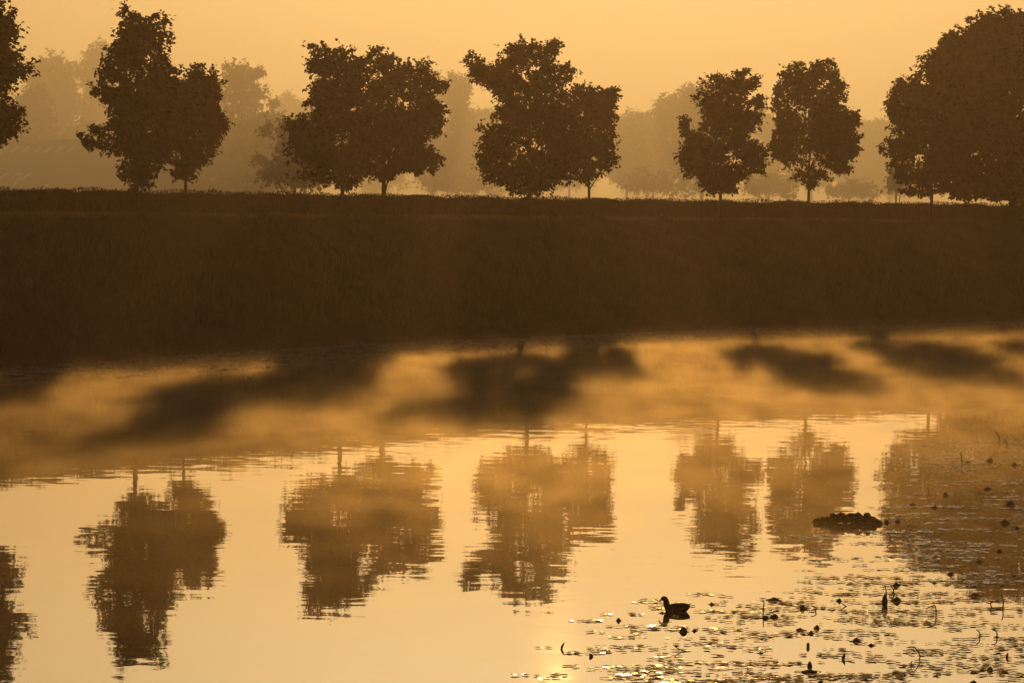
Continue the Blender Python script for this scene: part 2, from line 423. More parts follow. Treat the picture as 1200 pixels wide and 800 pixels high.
make_tree('maple_tree', 'waisted maple with a square top and wide skirt of leaves', ROW1, 845, 164.6, 84,
  [(845,97,20,13),(868,94,14,10),(880,98,9,8),(830,115,16,13),(855,125,30,23),(888,120,7,6),(884,138,8,9),(850,155,23,18),(804,148,6,11),(812,163,11,10),(830,180,28,16),(802,184,6,9),(815,200,18,14),(870,175,23,18),(888,180,11,11),(845,205,36,14),(880,195,18,10),(845,221,22,9),(872,150,14,12),(835,140,18,16),(822,170,14,12)])
make_tree('maple_tree', 'egg-shaped maple on a clear short trunk, rightmost of the single trees', ROW2, 947, 178.5, 65,
  [(945,85,20,16),(970,85,13,13),(925,95,10,8),(985,105,10,12),(940,110,28,23),(965,120,27,23),(915,125,9,9),(911,108,4,6),(925,145,20,18),(1000,140,9,9),(985,145,19,16),(955,155,33,28),(911,175,8,8),(930,180,20,16),(998,175,8,11),(975,180,26,20),(988,198,12,7),(950,205,22,10),(948,215,8,4),(975,150,24,22),(920,160,14,16),(990,165,14,16)])
make_tree('maple_tree', 'dark maple standing against the great round tree at right', ROW1, 1092, 172.5, 88,
  [(1050,110,9,14),(1047,126,8,8),(1070,105,20,22),(1055,140,16,12),(1040,172,9,7),(1055,190,15,12),(1075,160,26,28),(1080,200,24,16),(1070,226,15,4),(1092,214,22,12),(1100,140,28,38),(1115,180,28,28),(1090,75,14,15),(1062,172,18,14),(1082,125,22,22),(1060,205,12,8)])
make_tree('round_tree', 'great round dark tree filling the right edge', None, 1188, 189, 5,
  [(1150,35,25,22),(1175,28,26,20),(1205,30,28,22),(1110,72,22,25),(1095,82,12,18),(1140,90,43,38),(1185,90,43,43),(1230,80,43,48),(1130,140,43,38),(1180,150,48,43),(1120,195,38,28),(1180,205,53,28),(1230,190,48,43),(1250,130,40,48),(1135,225,30,10),(1200,228,40,10),(1120,52,16,13),(1108,110,25,24),(1140,58,26,20),(1165,60,32,28)], trunk_r=0.28, size=0.18, density=36, gap=0.36, fill=62)

# ------------------------------------------------------------------ the wood in the fog beyond
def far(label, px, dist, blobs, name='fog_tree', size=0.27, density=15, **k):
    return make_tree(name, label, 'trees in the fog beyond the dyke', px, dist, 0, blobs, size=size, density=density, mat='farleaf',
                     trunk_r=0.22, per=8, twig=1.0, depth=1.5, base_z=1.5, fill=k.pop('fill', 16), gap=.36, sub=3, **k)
far('nearest of the foggy bushes, half hidden by the lopsided maple', 345, 205,
    [(325,152,20,8),(345,160,20,18),(303,187,9,6),(310,203,11,6),(335,185,18,13),(345,208,34,14),(370,195,25,25),(318,206,9,7),(370,165,22,20)], size=0.20, density=28, fill=45)
far('dome-topped foggy tree between the left edge and the two-leader maple', 62, 330, [(60,88,26,28),(45,95,18,25),(78,98,18,24),(62,125,36,30),(60,160,38,35)])
far('lower foggy tree in front of the dome-topped one', 42, 290, [(42,125,22,30),(30,150,25,30),(52,165,25,25),(40,190,30,30)])
far('tallest foggy tree at left, close against the two-leader maple', 112, 345, [(112,66,16,18),(122,90,22,28),(105,85,15,20),(115,130,28,35),(120,175,35,35)])
far('foggy shrub under the gap of light at left', 92, 300, [(85,165,20,20),(100,160,18,22),(90,190,28,20)])
far('foggy tree with feathery top right of the smaller round maple', 275, 285, [(275,84,16,12),(290,90,14,14),(303,86,8,5),(262,100,14,16),(285,108,24,14),(308,112,10,8),(280,125,32,14),(318,122,8,6)], density=11, fill=8)
far('flat-topped foggy tree under the feathery one', 290, 265, [(270,150,30,22),(300,148,30,20),(325,152,15,22),(285,185,45,32),(325,195,25,28),(260,200,30,25)])
far('pale rounded foggy tree further off left of the lopsided maple', 337, 383, [(336,122,15,14),(350,128,15,14),(340,150,28,25),(340,190,35,40)])
far('pale low foggy tree behind the sagging side of the lopsided maple', 368, 386, [(365,135,14,14),(375,150,18,20),(370,190,30,38)])
far('narrow foggy tree peeping out right of the broad round maple', 507, 350, [(507,92,11,10),(508,115,14,18),(500,150,20,30),(505,195,25,32)])
far('tall foggy tree with square head left of the ragged maple', 537, 340, [(530,98,11,12),(545,100,9,12),(535,118,16,14),(540,140,20,20),(535,175,30,30),(530,205,35,25)])
far('spreading foggy tree under the ragged maple bough', 572, 360, [(560,135,14,9),(580,140,18,11),(570,160,30,20),(575,195,38,32)])
far('low foggy shrub left of the ragged maple trunk', 545, 300, [(530,212,18,14),(550,216,22,12),(570,214,16,12)], name='fog_shrub')
far('foggy tree right behind the square-crowned maple', 735, 350, [(725,142,12,9),(742,138,10,10),(735,160,24,18),(735,195,32,32)])
far('foggy tree with a broken skyline between two maples', 757, 360, [(752,142,12,11),(765,148,14,12),(760,175,28,24),(758,205,30,24)])
far('dome-shaped foggy tree left of the waisted maple', 788, 345, [(778,122,14,9),(790,124,18,16),(772,134,9,7),(795,150,28,22),(785,185,34,32)])
far('tallest foggy tree behind the waisted maple', 822, 335, [(812,112,16,11),(830,112,18,13),(822,130,28,20),(820,165,34,32),(820,205,36,25)])
far('low foggy shrub with light showing through left of the waisted maple', 765, 290, [(745,216,15,10),(765,212,18,13),(785,218,18,10)], name='fog_shrub')
far('foggy tree in the narrow gap between the waisted and egg-shaped maples', 898, 370, [(893,136,12,12),(905,150,16,16),(895,175,24,28),(895,210,28,22)])
far('low foggy shrub left of the clear short trunk', 900, 300, [(885,220,16,10),(905,214,20,14),(925,222,14,8)], name='fog_shrub')
far('foggy tree right of the egg-shaped maple', 1012, 382, [(1005,150,11,9),(1020,152,14,10),(1012,175,26,22),(1010,208,32,26)])
far('foggy tree left of the great round tree', 1042, 375, [(1035,148,12,9),(1048,155,14,14),(1040,180,24,24),(1042,212,30,22)])
far('dim foggy shrub close under the great round tree', 1050, 240, [(1048,205,10,14),(1058,215,14,12)], name='fog_shrub')
far('low foggy shrub right of the clear short trunk', 995, 300, [(980,224,14,8),(1000,220,16,10),(1018,225,14,8)], name='fog_shrub')
far('foggy tree hidden behind the egg-shaped maple', 950, 380, [(940,145,16,14),(965,150,18,16),(950,190,38,38)])
far('foggy tree hidden behind the square-crowned maple', 668, 370, [(650,145,18,14),(680,150,18,16),(668,190,42,38)])
far('foggy tree low behind the broad round maple', 440, 384, [(420,150,22,16),(455,155,22,18),(440,195,45,36)])
far('foggy tree low behind the smaller round maple', 215, 340, [(200,140,22,18),(235,135,22,18),(215,185,45,40)])
far('foggy tree low behind the great round tree', 1150, 386, [(1130,150,22,16),(1165,155,22,18),(1150,195,45,36)])

# ------------------------------------------------------------------ farm shed in the fog
shy = 240.0; ss = F/shy
def rp(px, py, y): return np.array(at(px, py, y))
A0, A1 = rp(-90, 165, 256), rp(312, 161, 278)             # ridge
down = np.array([3.2, -21, -9.6]); down = down/np.linalg.norm(down)
shed = empty('farm_shed', (float(A0[0])*.5+float(A1[0])*.5, 250, 1.5)); tag(shed, 'hazy farm shed roof with pale rooflight strips beyond the hedge at left', 'shed')
SO = np.array(shed.location)
along = (A1-A0)/np.linalg.norm(A1-A0); LEN = np.linalg.norm(A1-A0)
nrm = np.cross(along, down); nrm /= np.linalg.norm(nrm)
if nrm[2] < 0: nrm = -nrm
SLOPE = 15.0
def rpt(u, v, h=0.0): return A0 + along*u + down*v + nrm*h - SO
def slab(name, u0, v0, u1, v1, sk, h, th, mat, parent):
    c = [rpt(u0+sk*0, v0, h), rpt(u1, v0, h), rpt(u1+sk, v1, h), rpt(u0+sk, v1, h)]
    d = [p - nrm*th for p in c]
    return link_mesh(name, c+d, [(0,1,2,3),(7,6,5,4),(0,4,5,1),(1,5,6,2),(2,6,7,3),(3,7,4,0)], mat, parent)
roof = slab('roof', 0, 0, LEN, SLOPE, 0, 0, 0.15, M['roof'], shed)
back = np.array([-3.2, 21, -9.6]); back = back/np.linalg.norm(back)
c = [A0-SO, A1-SO, A1+back*12-SO, A0+back*12-SO]; d = [p-np.array([0, 0, .15]) for p in c]
link_mesh('roof', c+d, [(3,2,1,0),(4,5,6,7),(0,4,7,3),(1,2,6,5),(2,3,7,6)], M['roof'], shed)
e0, e1 = rpt(0.3, SLOPE-0.4, -0.2), rpt(LEN-.3, SLOPE-0.4, -0.2)
b0, b1 = A0+back*11.5-SO-np.array([0,0,.3]), A1+back*11.5-SO-np.array([0,0,.3])
fl = lambda p: np.array([p[0], p[1], -0.05])
r0_, r1_ = A0-SO+along*.3-np.array([0,0,.3]), A1-SO-along*.3-np.array([0,0,.3])
link_mesh('wall', [e0, e1, b1, b0, fl(e0), fl(e1), fl(b1), fl(b0), r0_, r1_],
          [(0,4,5,1),(1,5,6,2),(2,6,7,3),(3,7,4,0),(0,8,3),(1,2,9)], M['wall'], shed)
for row, (v0, v1) in enumerate(((1.3, 2.6), (6.3, 7.6))):
    for q in range(13):
        u = 0.35 + q*1.05
        if u + .2 > LEN: break
        if row == 1 and q > 8: break
        slab('rooflight', u+0.62, v0, u+1.0, v1, -0.8, 0.035, 0.03, M['skylight'], roof)
for u in (8.6, 11.0):
    slab('rooflight', u, 6.5 if u < 9 else 8.5, u+.28, 13.5, -2.2 if u < 9 else -1.9, 0.04, 0.03, M['skylight'], roof)

# ------------------------------------------------------------------ hedge and grass
sel = (CR[:, 0] > -42) & (CR[:, 0] < 46)
hc = CR[sel] + NR[sel]*5.0
seg = np.r_[0, np.cumsum(np.linalg.norm(np.diff(hc, axis=0), axis=1))]
def hedge_point(s): return np.c_[np.interp(s, seg, hc[:, 0]), np.interp(s, seg, hc[:, 1])]
hr = empty('hedge', (float(hc[len(hc)//2, 0]), float(hc[len(hc)//2, 1]), 4.6)); tag(hr, 'long low clipped hedge along the top of the dyke', 'hedge')
HO = np.array(hr.location)
n = 150000
s = RNG.uniform(0, seg[-1], n); p2 = hedge_point(s)
hn = NR[sel][np.clip(np.searchsorted(seg, s), 0, len(hc)-1)]
top = 1.0 + 0.03*np.sin(s*0.9) + 0.025*np.sin(s*2.3+1) + 0.02*np.sin(s*5.1)
zz = RNG.uniform(0, 1, n)**0.75*top
ww = RNG.uniform(-0.42, 0.42, n)
zz *= 1 - 0.25*np.abs(ww)**2/0.18
C = np.c_[p2 + hn*ww[:, None], zz + 0.02 + 4.64 - 4.6]; C[:, :2] -= HO[:2]
V, L = leaf_cloud(C, RNG.normal(0, .4, (n, 3)) + np.array([0, 0, .1]), 0.075, 0.0, .6, True)
o = np_mesh('foliage', V, 4, L, M['hedge'], hr); o['kind'] = 'stuff'
hs = np.arange(0, seg[-1], .5); hp = hedge_point(hs); hi_ = NR[sel][np.clip(np.searchsorted(seg, hs), 0, len(hc)-1)]
cv, cf = [], []
for i_, (pp, nv) in enumerate(zip(hp, hi_)):
    tz = .94 + .05*math.sin(i_*.7) + random.uniform(-.05, .05)
    for wv_, z_ in ((-.3, .12), (-.33, tz*.8), (-.15, tz), (.15, tz), (.33, tz*.8), (.3, .12)):
        cv.append((pp[0]+nv[0]*wv_-HO[0]+random.uniform(-.04, .04), pp[1]+nv[1]*wv_-HO[1], z_+random.uniform(-.03, .03)))
for i_ in range(len(hp)-1):
    for k_ in range(5): cf.append((i_*6+k_, i_*6+k_+1, i_*6+k_+7, i_*6+k_+6))
link_mesh('backlight_blocker', cv, cf, M['hedge'], hr)  # solid core added inside the hedge to stop backlight coming through the leaves
parts = []
for q in np.arange(0.4, seg[-1], 0.8):
    c = hedge_point(np.array([q]))[0] - HO[:2]
    parts.append(tube([(c[0], c[1], 0), (c[0]+random.uniform(-.1, .1), c[1], .45), (c[0]+random.uniform(-.2, .2), c[1], .85)], [.03, .02, .008], 5))
tv, tf = join(parts); o = link_mesh('stem', tv, tf, M['bark'], hr); o['kind'] = 'stuff'

def blades(P, h, lean, width):
    n = len(P); a = RNG.uniform(0, 2*math.pi, n)
    d = np.c_[np.cos(a), np.sin(a)]
    b = RNG.uniform(0, 2*math.pi, n); sx = np.c_[np.cos(b), np.sin(b), np.zeros(n)]*width[:, None]
    mid = P + np.c_[d*(lean*h*0.3)[:, None], h*0.6]; tip = P + np.c_[d*(lean*h)[:, None], h]
    V = np.stack([P - sx, P + sx, mid + sx*.7, mid - sx*.7, tip], 1).reshape(-1, 3)
    i = (np.arange(n)*5)[:, None]
    L = np.concatenate([i, i+1, i+2, i+3, i+3, i+2, i+4, i+4], 1)
    tri = np.concatenate([i, i+1, i+2, i, i+2, i+3, i+3, i+2, i+4], 1).ravel()
    return V, tri
n = 130000
ii = RNG.integers(np.where(CR[:, 0] > -36)[0][0], np.where(CR[:, 0] < 40)[0][-1], n)
ff = RNG.uniform(-0.99, 0.0, n); jit = RNG.uniform(-.75, .75, n)
pf = np.array([q[0] for q in PROFILE]); pz = np.array([q[1] for q in PROFILE])
P = np.c_[CR[ii] + NR[ii]*(WID[ii]*ff)[:, None] + TG[ii]*jit[:, None], np.interp(ff, pf, pz) - 0.06]
patch = np.clip(.5 + 2.2*(vnoise(P, .28) - .5) + 1.2*(vnoise(P + 31, 1.1) - .5), 0, 1.2)
tall = np.exp(-((ff + 0.55)/0.28)**2)
h = (0.16 + 0.5*tall*(0.4 + 0.6*patch)) * RNG.uniform(0.6, 1.3, n)
V, L = blades(P, h, RNG.uniform(0.1, 0.6, n), np.full(n, 0.012))
tag(np_mesh('bank_grass', V, 3, L, M['grass']), 'rough tall grass covering the slope of the dyke', 'grass', kind='stuff')
n = 26000
ii = RNG.integers(np.where(CR[:, 0] > -36)[0][0], np.where(CR[:, 0] < 40)[0][-1], n)
off = np.where(RNG.uniform(0, 1, n) < 0.6, RNG.uniform(-.5, .8, n), RNG.uniform(4.3, 6.4, n)); jit = RNG.uniform(-.75, .75, n)
P = np.c_[CR[ii] + NR[ii]*off[:, None] + TG[ii]*jit[:, None], np.full(n, 4.6)]
h = np.where(off < 2, 0.18, 0.45)*RNG.uniform(0.6, 1.25, n)
h += np.where((off > 2) & (RNG.uniform(0, 1, n) < 0.02), RNG.uniform(.5, .85, n), 0)
V, L = blades(P, h, RNG.uniform(0.05, 0.4, n), np.full(n, 0.011))
tag(np_mesh('verge_grass', V, 3, L, M['grass']), 'thin grass and seed heads along the dyke top and hedge', 'grass', kind='stuff')

# ------------------------------------------------------------------ marker box on the slope
d_ = ray(34, 336); hit = BVH.ray_cast(CAM, d_.normalized())[0]
mk = empty('marker_post', hit - Vector((0, 0, .1))); tag(mk, 'small capped marker post on the dark slope at left', 'marker post')
def box(x0, x1, y0, y1, z0, z1): 
    v = [(x, y, z) for z in (z0, z1) for x, y in ((x0, y0), (x1, y0), (x1, y1), (x0, y1))]
    return v, [(3,2,1,0),(4,5,6,7),(0,1,5,4),(1,2,6,5),(2,3,7,6),(3,0,4,7)]
v, f = box(-.10, .10, -.08, .08, 0, .34); link_mesh('post', v, f, M['wall'], mk)
v, f = box(-.15, .15, -.12, .12, .342, .36); v2, f2 = box(-.20, .20, -.15, .15, .36, .56); 
link_mesh('cap', *join([(v, f), (v2, f2)]), M['metal'], mk)
v, f = box(-.09, .09, -.09, -.082, .08, .31); link_mesh('panel', v, f, M['panel'], mk)

# ------------------------------------------------------------------ coot
cp = on_water(791, 716)
coot = empty('water_bird', cp); tag(coot, 'small dark water bird swimming left among floating leaves', 'bird')
def loft(rings, n=18):
    """rings: (x, z, half width, half height, tilt)"""
    V, Fc = [], []
    for (x, z, wy, hz, a) in rings:
        for k in range(n):
            an = 2*math.pi*k/n
            yy, q = math.cos(an)*wy, math.sin(an)*hz
            V.append((x + q*math.sin(a), yy, z + q*math.cos(a)))
    for i in range(len(rings)-1):
        for k in range(n): Fc.append((i*n+k, i*n+(k+1) % n, (i+1)*n+(k+1) % n, (i+1)*n+k))
    Fc.append(tuple(range(n-1, -1, -1))); Fc.append(tuple((len(rings)-1)*n+k for k in range(n)))
    return V, Fc
body = [(.190, .066, .010, .006, .0), (.178, .064, .034, .024, 0), (.150, .054, .058, .048, 0), (.105, .044, .078, .066, 0), (.05, .038, .088, .074, 0),
        (-.01, .034, .086, .073, .05), (-.055, .034, .076, .066, .2), (-.088, .046, .056, .054, .6), (-.104, .074, .040, .042, 1.1),
        (-.109, .098, .037, .040, 1.4), (-.112, .120, .034, .037, 1.45), (-.117, .139, .034, .036, 1.2), (-.129, .156, .034, .035, .7),
        (-.146, .162, .031, .032, .1), (-.162, .157, .025, .025, -.3), (-.173, .149, .015, .015, -.6)]
v, f = loft(body); link_mesh('body', v, f, M['feather'], coot, smooth=True)
v, f = loft([(-.168, .151, .013, .014, -.7), (-.185, .136, .009, .010, -.75), (-.202, .119, .002, .003, -.8)], 8); link_mesh('bill', v, f, M['bill'], coot, smooth=True)
for sgn in (-1, 1):
    wv = []; wf = []
    W = [(-.055, .045, .03), (-.01, .055, .045), (.05, .058, .047), (.11, .060, .038), (.15, .066, .024), (.180, .074, .006)]
    for (x, z, hh) in W:
        yb = .089*math.sqrt(max(0.05, 1-((x-.04)/.19)**2))
        for k in range(7):
            a = -1.2 + 2.4*k/6
            wv.append((x, sgn*(yb*(.78+.26*math.cos(a))), z + hh*math.sin(a)))
    for i in range(len(W)-1):
        for k in range(6): wf.append((i*7+k, i*7+k+1, (i+1)*7+k+1, (i+1)*7+k))
    link_mesh('wing', wv, wf, M['feather'], coot, smooth=True)
    ev, ef = loft([(-.004, 0, .001, .001, 0), (-.002, 0, .003, .003, 0), (.002, 0, .003, .003, 0), (.004, 0, .001, .001, 0)], 6)
    link_mesh('eye', [(a-.152, b+sgn*.027, c_+.166) for a, b, c_ in ev], ef, M['eye'], coot, smooth=True)
v, f = loft([(.150, .070, .034, .022, .3), (.180, .088, .034, .014, .5), (.200, .106, .020, .005, .6)], 10); link_mesh('tail', v, f, M['feather'], coot, smooth=True)

# ------------------------------------------------------------------ plants on the water
def disc(r, n, tilt=0.0, cup=0.0, notch=True):
    V = [(0, 0, -cup*0.3)]
    for ring, rr in ((1, .55), (2, 1.0)):
        for k in range(n):
            a = 2*math.pi*(k + .2)/n
            q = rr*r*(1 + 0.12*math.sin(3*a + n) + random.uniform(-.08, .08))
            if notch and k == 0 and ring == 2: q *= .45
            V.append((q*math.cos(a), q*math.sin(a), cup*rr*rr + random.uniform(-.1, .1)*abs(cup)))
    Fc = [(0, 1+k, 1+(k+1) % n) for k in range(n)]
    Fc += [(1+k, 1+n+k, 1+n+(k+1) % n, 1+(k+1) % n) for k in range(n)]
    return V, Fc
def in_poly(x, y, poly):
    c = False; j = len(poly)-1
    for i in range(len(poly)):
        if (poly[i][1] > y) != (poly[j][1] > y) and x < (poly[j][0]-poly[i][0])*(y-poly[i][1])/(poly[j][1]-poly[i][1]) + poly[i][0]: c = not c
        j = i
    return c
protos = []
for q in range(10):
    v, f = disc(random.uniform(.022, .048), 9, cup=random.choice((.0006, .0012, .0025)))
    me = bpy.data.meshes.new('floating_leaf'); me.from_pydata(v, [], f); me.materials.append(M['pad'])
    me.polygons.foreach_set('use_smooth', [True]*len(me.polygons)); me.update(); protos.append((me, v, f))
zones = [([(700,800),(860,735),(880,690),(1000,672),(1210,690),(1215,800)], 210, 'near'),
         ([(730,705),(870,690),(880,760),(740,760),(700,735)], 45, 'duck'),
         ([(600,800),(620,770),(680,725),(760,720),(800,800)], 26, 'glint'),
         ([(1040,520),(1215,515),(1215,555),(1060,552)], 55, 'far'),
         ([(1045,565),(1215,560),(1215,640),(1040,640),(1030,600)], 70, 'far'),
         ([(940,625),(1215,640),(1215,690),(950,690)], 55, 'far')]
spots = []
for poly, nm, zn in zones:
    xs = [p[0] for p in poly]; ys = [p[1] for p in poly]; k = 0
    while k < nm:                                          # drifts of small leaves
        x, y = random.uniform(min(xs), max(xs)), random.uniform(min(ys), max(ys))
        if not in_poly(x, y, poly): continue
        k += 1
        c = on_water(x, y); R_ = random.choice((.10, .18, .28, .45, .6)) * (0.5 if zn in ('glint', 'duck') else 1)
        Ry = random.uniform(.03, .13) + R_*.12
        for _ in range(int(3 + 260*R_*Ry*random.uniform(.5, 1.5))):
            a, rr = random.uniform(0, 6.283), math.sqrt(random.random())
            spots.append((c.x + R_*rr*math.cos(a), c.y + Ry*rr*math.sin(a) + .15*(rr*R_*math.cos(a)), y, .055 if zn == 'far' else .02))
random.shuffle(spots)
near = sorted(range(len(spots)), key=lambda i: spots[i][1])
pick = set(random.sample(near[:len(near)//2], min(290, len(near)//2)))
SV, SF, off = [], [], 0
WV, WF = [], []
LABEL_LEAF = 'small dark leaf lying flat on the water in the floating leaf drifts at lower right'
for i, (x, y, py, tl) in enumerate(spots):
    me, v, f = random.choice(protos)
    rot = Matrix.Rotation(random.gauss(0, tl), 4, 'X') @ Matrix.Rotation(random.gauss(0, .03), 4, 'Y') @ Matrix.Rotation(random.uniform(0, 6.28), 4, 'Z')
    sc = random.uniform(.6, 1.3); mw = Matrix.Translation((x, y, .008 + random.uniform(0, .006))) @ rot @ Matrix.Scale(sc, 4)
    if i in pick:
        o = bpy.data.objects.new('floating_leaf', me); COL.objects.link(o); o.matrix_world = mw
        tag(o, LABEL_LEAF, 'leaf', 'leaves floating flat at lower right')
    elif tl > .03:
        k_ = len(WV); WV += [mw @ Vector(q) for q in v]; WF += [tuple(a+k_ for a in q) for q in f]
    else:
        SV += [mw @ Vector(q) for q in v]; SF += [tuple(a+off for a in q) for q in f]; off += len(v)
tag(link_mesh('floating_leaves', SV, SF, M['pad'], smooth=True), 'drifts of tiny floating leaves on the water at lower right', 'leaves', kind='stuff')
tag(link_mesh('wet_floating_leaves', WV, WF, M['wetpad'], smooth=True), 'shining drifts of wet leaves in the great tree reflection at right', 'leaves', kind='stuff')
# the band of pads along the far shore
SV, SF, off = [], [], 0
for q in range(21000):
    i = random.randint(int(np.where(CR[:, 0] > -30)[0][0]), int(np.where(CR[:, 0] < 36)[0][-1]))
    tt = abs(random.gauss(0, 1)); bw = 6.0 if CR[i, 0] < -8 else 5.0
    p = CR[i] + NR[i]*(-WID[i]*1.0 - .1 - min(tt*bw*.5, bw)) + TG[i]*random.uniform(-.75, .75)
    if math.sin(p[0]*1.7+p[1]*.9)*math.sin(p[1]*2.3-p[0]) < -.35: continue
    me, v, f = random.choice(protos)
    mw = Matrix.Translation((p[0], p[1], .012)) @ Matrix.Rotation(random.gauss(0, .09), 4, 'X') @ Matrix.Rotation(random.uniform(0, 6.28), 4, 'Z') @ Matrix.Scale(random.uniform(1.1, 2.3), 4)
    SV += [mw @ Vector(q2) for q2 in v]; SF += [tuple(a+off for a in q2) for q2 in f]; off += len(v)
tag(link_mesh('shore_pads', SV, SF, M['sky_sheen_pad'], smooth=True), 'belt of floating pads along the foot of the dyke', 'leaves', kind='stuff')

# raft of leafy plants
rf = on_water(993, 613); raft = empty('plant_raft', rf); tag(raft, 'dark leafy raft of water plants afloat near the right', 'water plant')
v, f = disc(.5, 20, cup=.0); v = [(a*1.05, b*.25, .03 - .05*(a*a/.25)) for a, b, c_ in v]
v2 = [(a, b, -.05) for a, b, c_ in v]; nn_ = 20
f2 = [(41+q, 21+q, 21+(q+1) % nn_, 41+(q+1) % nn_) for q in range(0)]
link_mesh('mat', v, f, M['padrough'], raft)
lm = []
for q in range(4):
    v, f = disc(.062, 8, cup=.018, notch=False)
    me = bpy.data.meshes.new('leaf'); me.from_pydata(v, [], f); me.materials.append(M['padrough']); me.update(); lm.append(me)
for q in range(280):
    u = random.uniform(-1, 1); x = u*.53
    hmax = .15*(1-abs(u)**6) * (.55 if u < -.5 else 1) * (.92 + .08*math.sin(u*23))
    z = max(.02, hmax*random.random()**.9)
    o = bpy.data.objects.new('leaf', random.choice(lm)); COL.objects.link(o); o.parent = raft
    o.location = (x, random.uniform(-.1, .1), z)
    o.rotation_euler = (random.gauss(1.2, .5), random.gauss(0, .5), random.uniform(-.8, .8)); o.scale = [random.uniform(.4, .85)]*3
stv = [tube([(-.53+q*.028, random.uniform(-.05, .05), -.01), (-.53+q*.028+random.uniform(-.03, .03), 0, .06+.05*math.sin(q*.08)+random.uniform(0, .05))], [.006, .004], 5) for q in range(38)]
link_mesh('stems', *join(stv), M['stalk'], raft)['kind'] = 'stuff'

# curled leaves, humps, upright leaves and bent stalks
def hump(px, py, wpx, hpx, label):
    p = on_water(px, py); s_ = (py - 246)/5.0; r = wpx/s_/2*1.05; h_ = hpx/s_*.8
    V, Fc = [], []; n1, n2 = 12, 5
    for a in range(n2):
        t_ = a/n2*math.pi/2
        for k in range(n1):
            b = 2*math.pi*k/n1; q = r*math.cos(t_)*(1 + .18*math.sin(2*b + px) + random.uniform(-.08, .08))
            V.append((q*math.cos(b), q*.75*math.sin(b), -.01 + h_*math.sin(t_)*(1 + .15*math.cos(b + py)) ))
    V.append((r*.12, 0, h_))
    for a in range(n2-1):
        for k in range(n1): Fc.append((a*n1+k, a*n1+(k+1) % n1, (a+1)*n1+(k+1) % n1, (a+1)*n1+k))
    for k in range(n1): Fc.append(((n2-1)*n1+k, (n2-1)*n1+(k+1) % n1, n2*n1))
    # a torn rim lying on the water
    o_ = len(V)
    for k in range(n1):
        b = 2*math.pi*k/n1; q = r*(1.35 + .3*math.sin(3*b + px))
        V.append((q*math.cos(b), q*.8*math.sin(b), .004))
    for k in range(n1): Fc.append((o_+k, o_+(k+1) % n1, (k+1) % n1, k))
    o = link_mesh('curled_leaf', V, Fc, M['padrough'], smooth=True); o.location = p
    return tag(o, label, 'leaf', 'humped leaves on the water')
def stalk(pxs, label, wpx=1.5, name='bent_stalk', cat='stalk', leaf=None):
    b = pxs[-1] if pxs[-1][1] > pxs[0][1] else pxs[0]
    p = on_water(*b); y = p.y
    path = [at(x_, y_, y + random.uniform(-.03, .03)) - p for x_, y_ in pxs]
    if path[-1].z < path[0].z: path.reverse()
    path[0].z -= .03
    r = wpx/(F/y)/2
    # round the corners a little
    P_ = [path[0]]
    for a, c_ in zip(path[:-1], path[1:]): P_ += [a.lerp(c_, .33), a.lerp(c_, .8)]
    P_.append(path[-1])
    parts_ = [tube(P_, [r*(1.15 - .5*i/len(P_)) for i in range(len(P_))], 7)]
    o = link_mesh(name, *join(parts_), M['stalk'], smooth=True); o.location = p
    return tag(o, label, cat, 'stalks standing out of the water')
def upright(px, py, hpx, wpx, label, lean=0.0):
    p = on_water(px, py); s_ = F/p.y; h_ = hpx/s_; w_ = wpx/s_/2
    V, Fc = [], []
    for i in range(6):
        t_ = i/5; q = w_*math.sin(math.pi*min(.98, .18 + .8*t_))**.8
        for e in (-1, 0, 1): V.append((q*e + lean*h_*t_*t_, .25*abs(e)*q + .1*h_*t_, h_*t_ - .01))
    for i in range(5):
        for e in (0, 1): Fc.append((i*3+e, i*3+e+1, i*3+e+4, i*3+e+3))
    n0 = len(V); V += [(a, b+.004, c_) for a, b, c_ in V]; Fc += [tuple(n0+j for j in reversed(q)) for q in Fc]
    o = link_mesh('upright_leaf', V, Fc, M['padrough'], smooth=True); o.location = p
    return tag(o, label, 'leaf', 'leaves standing up out of the water')
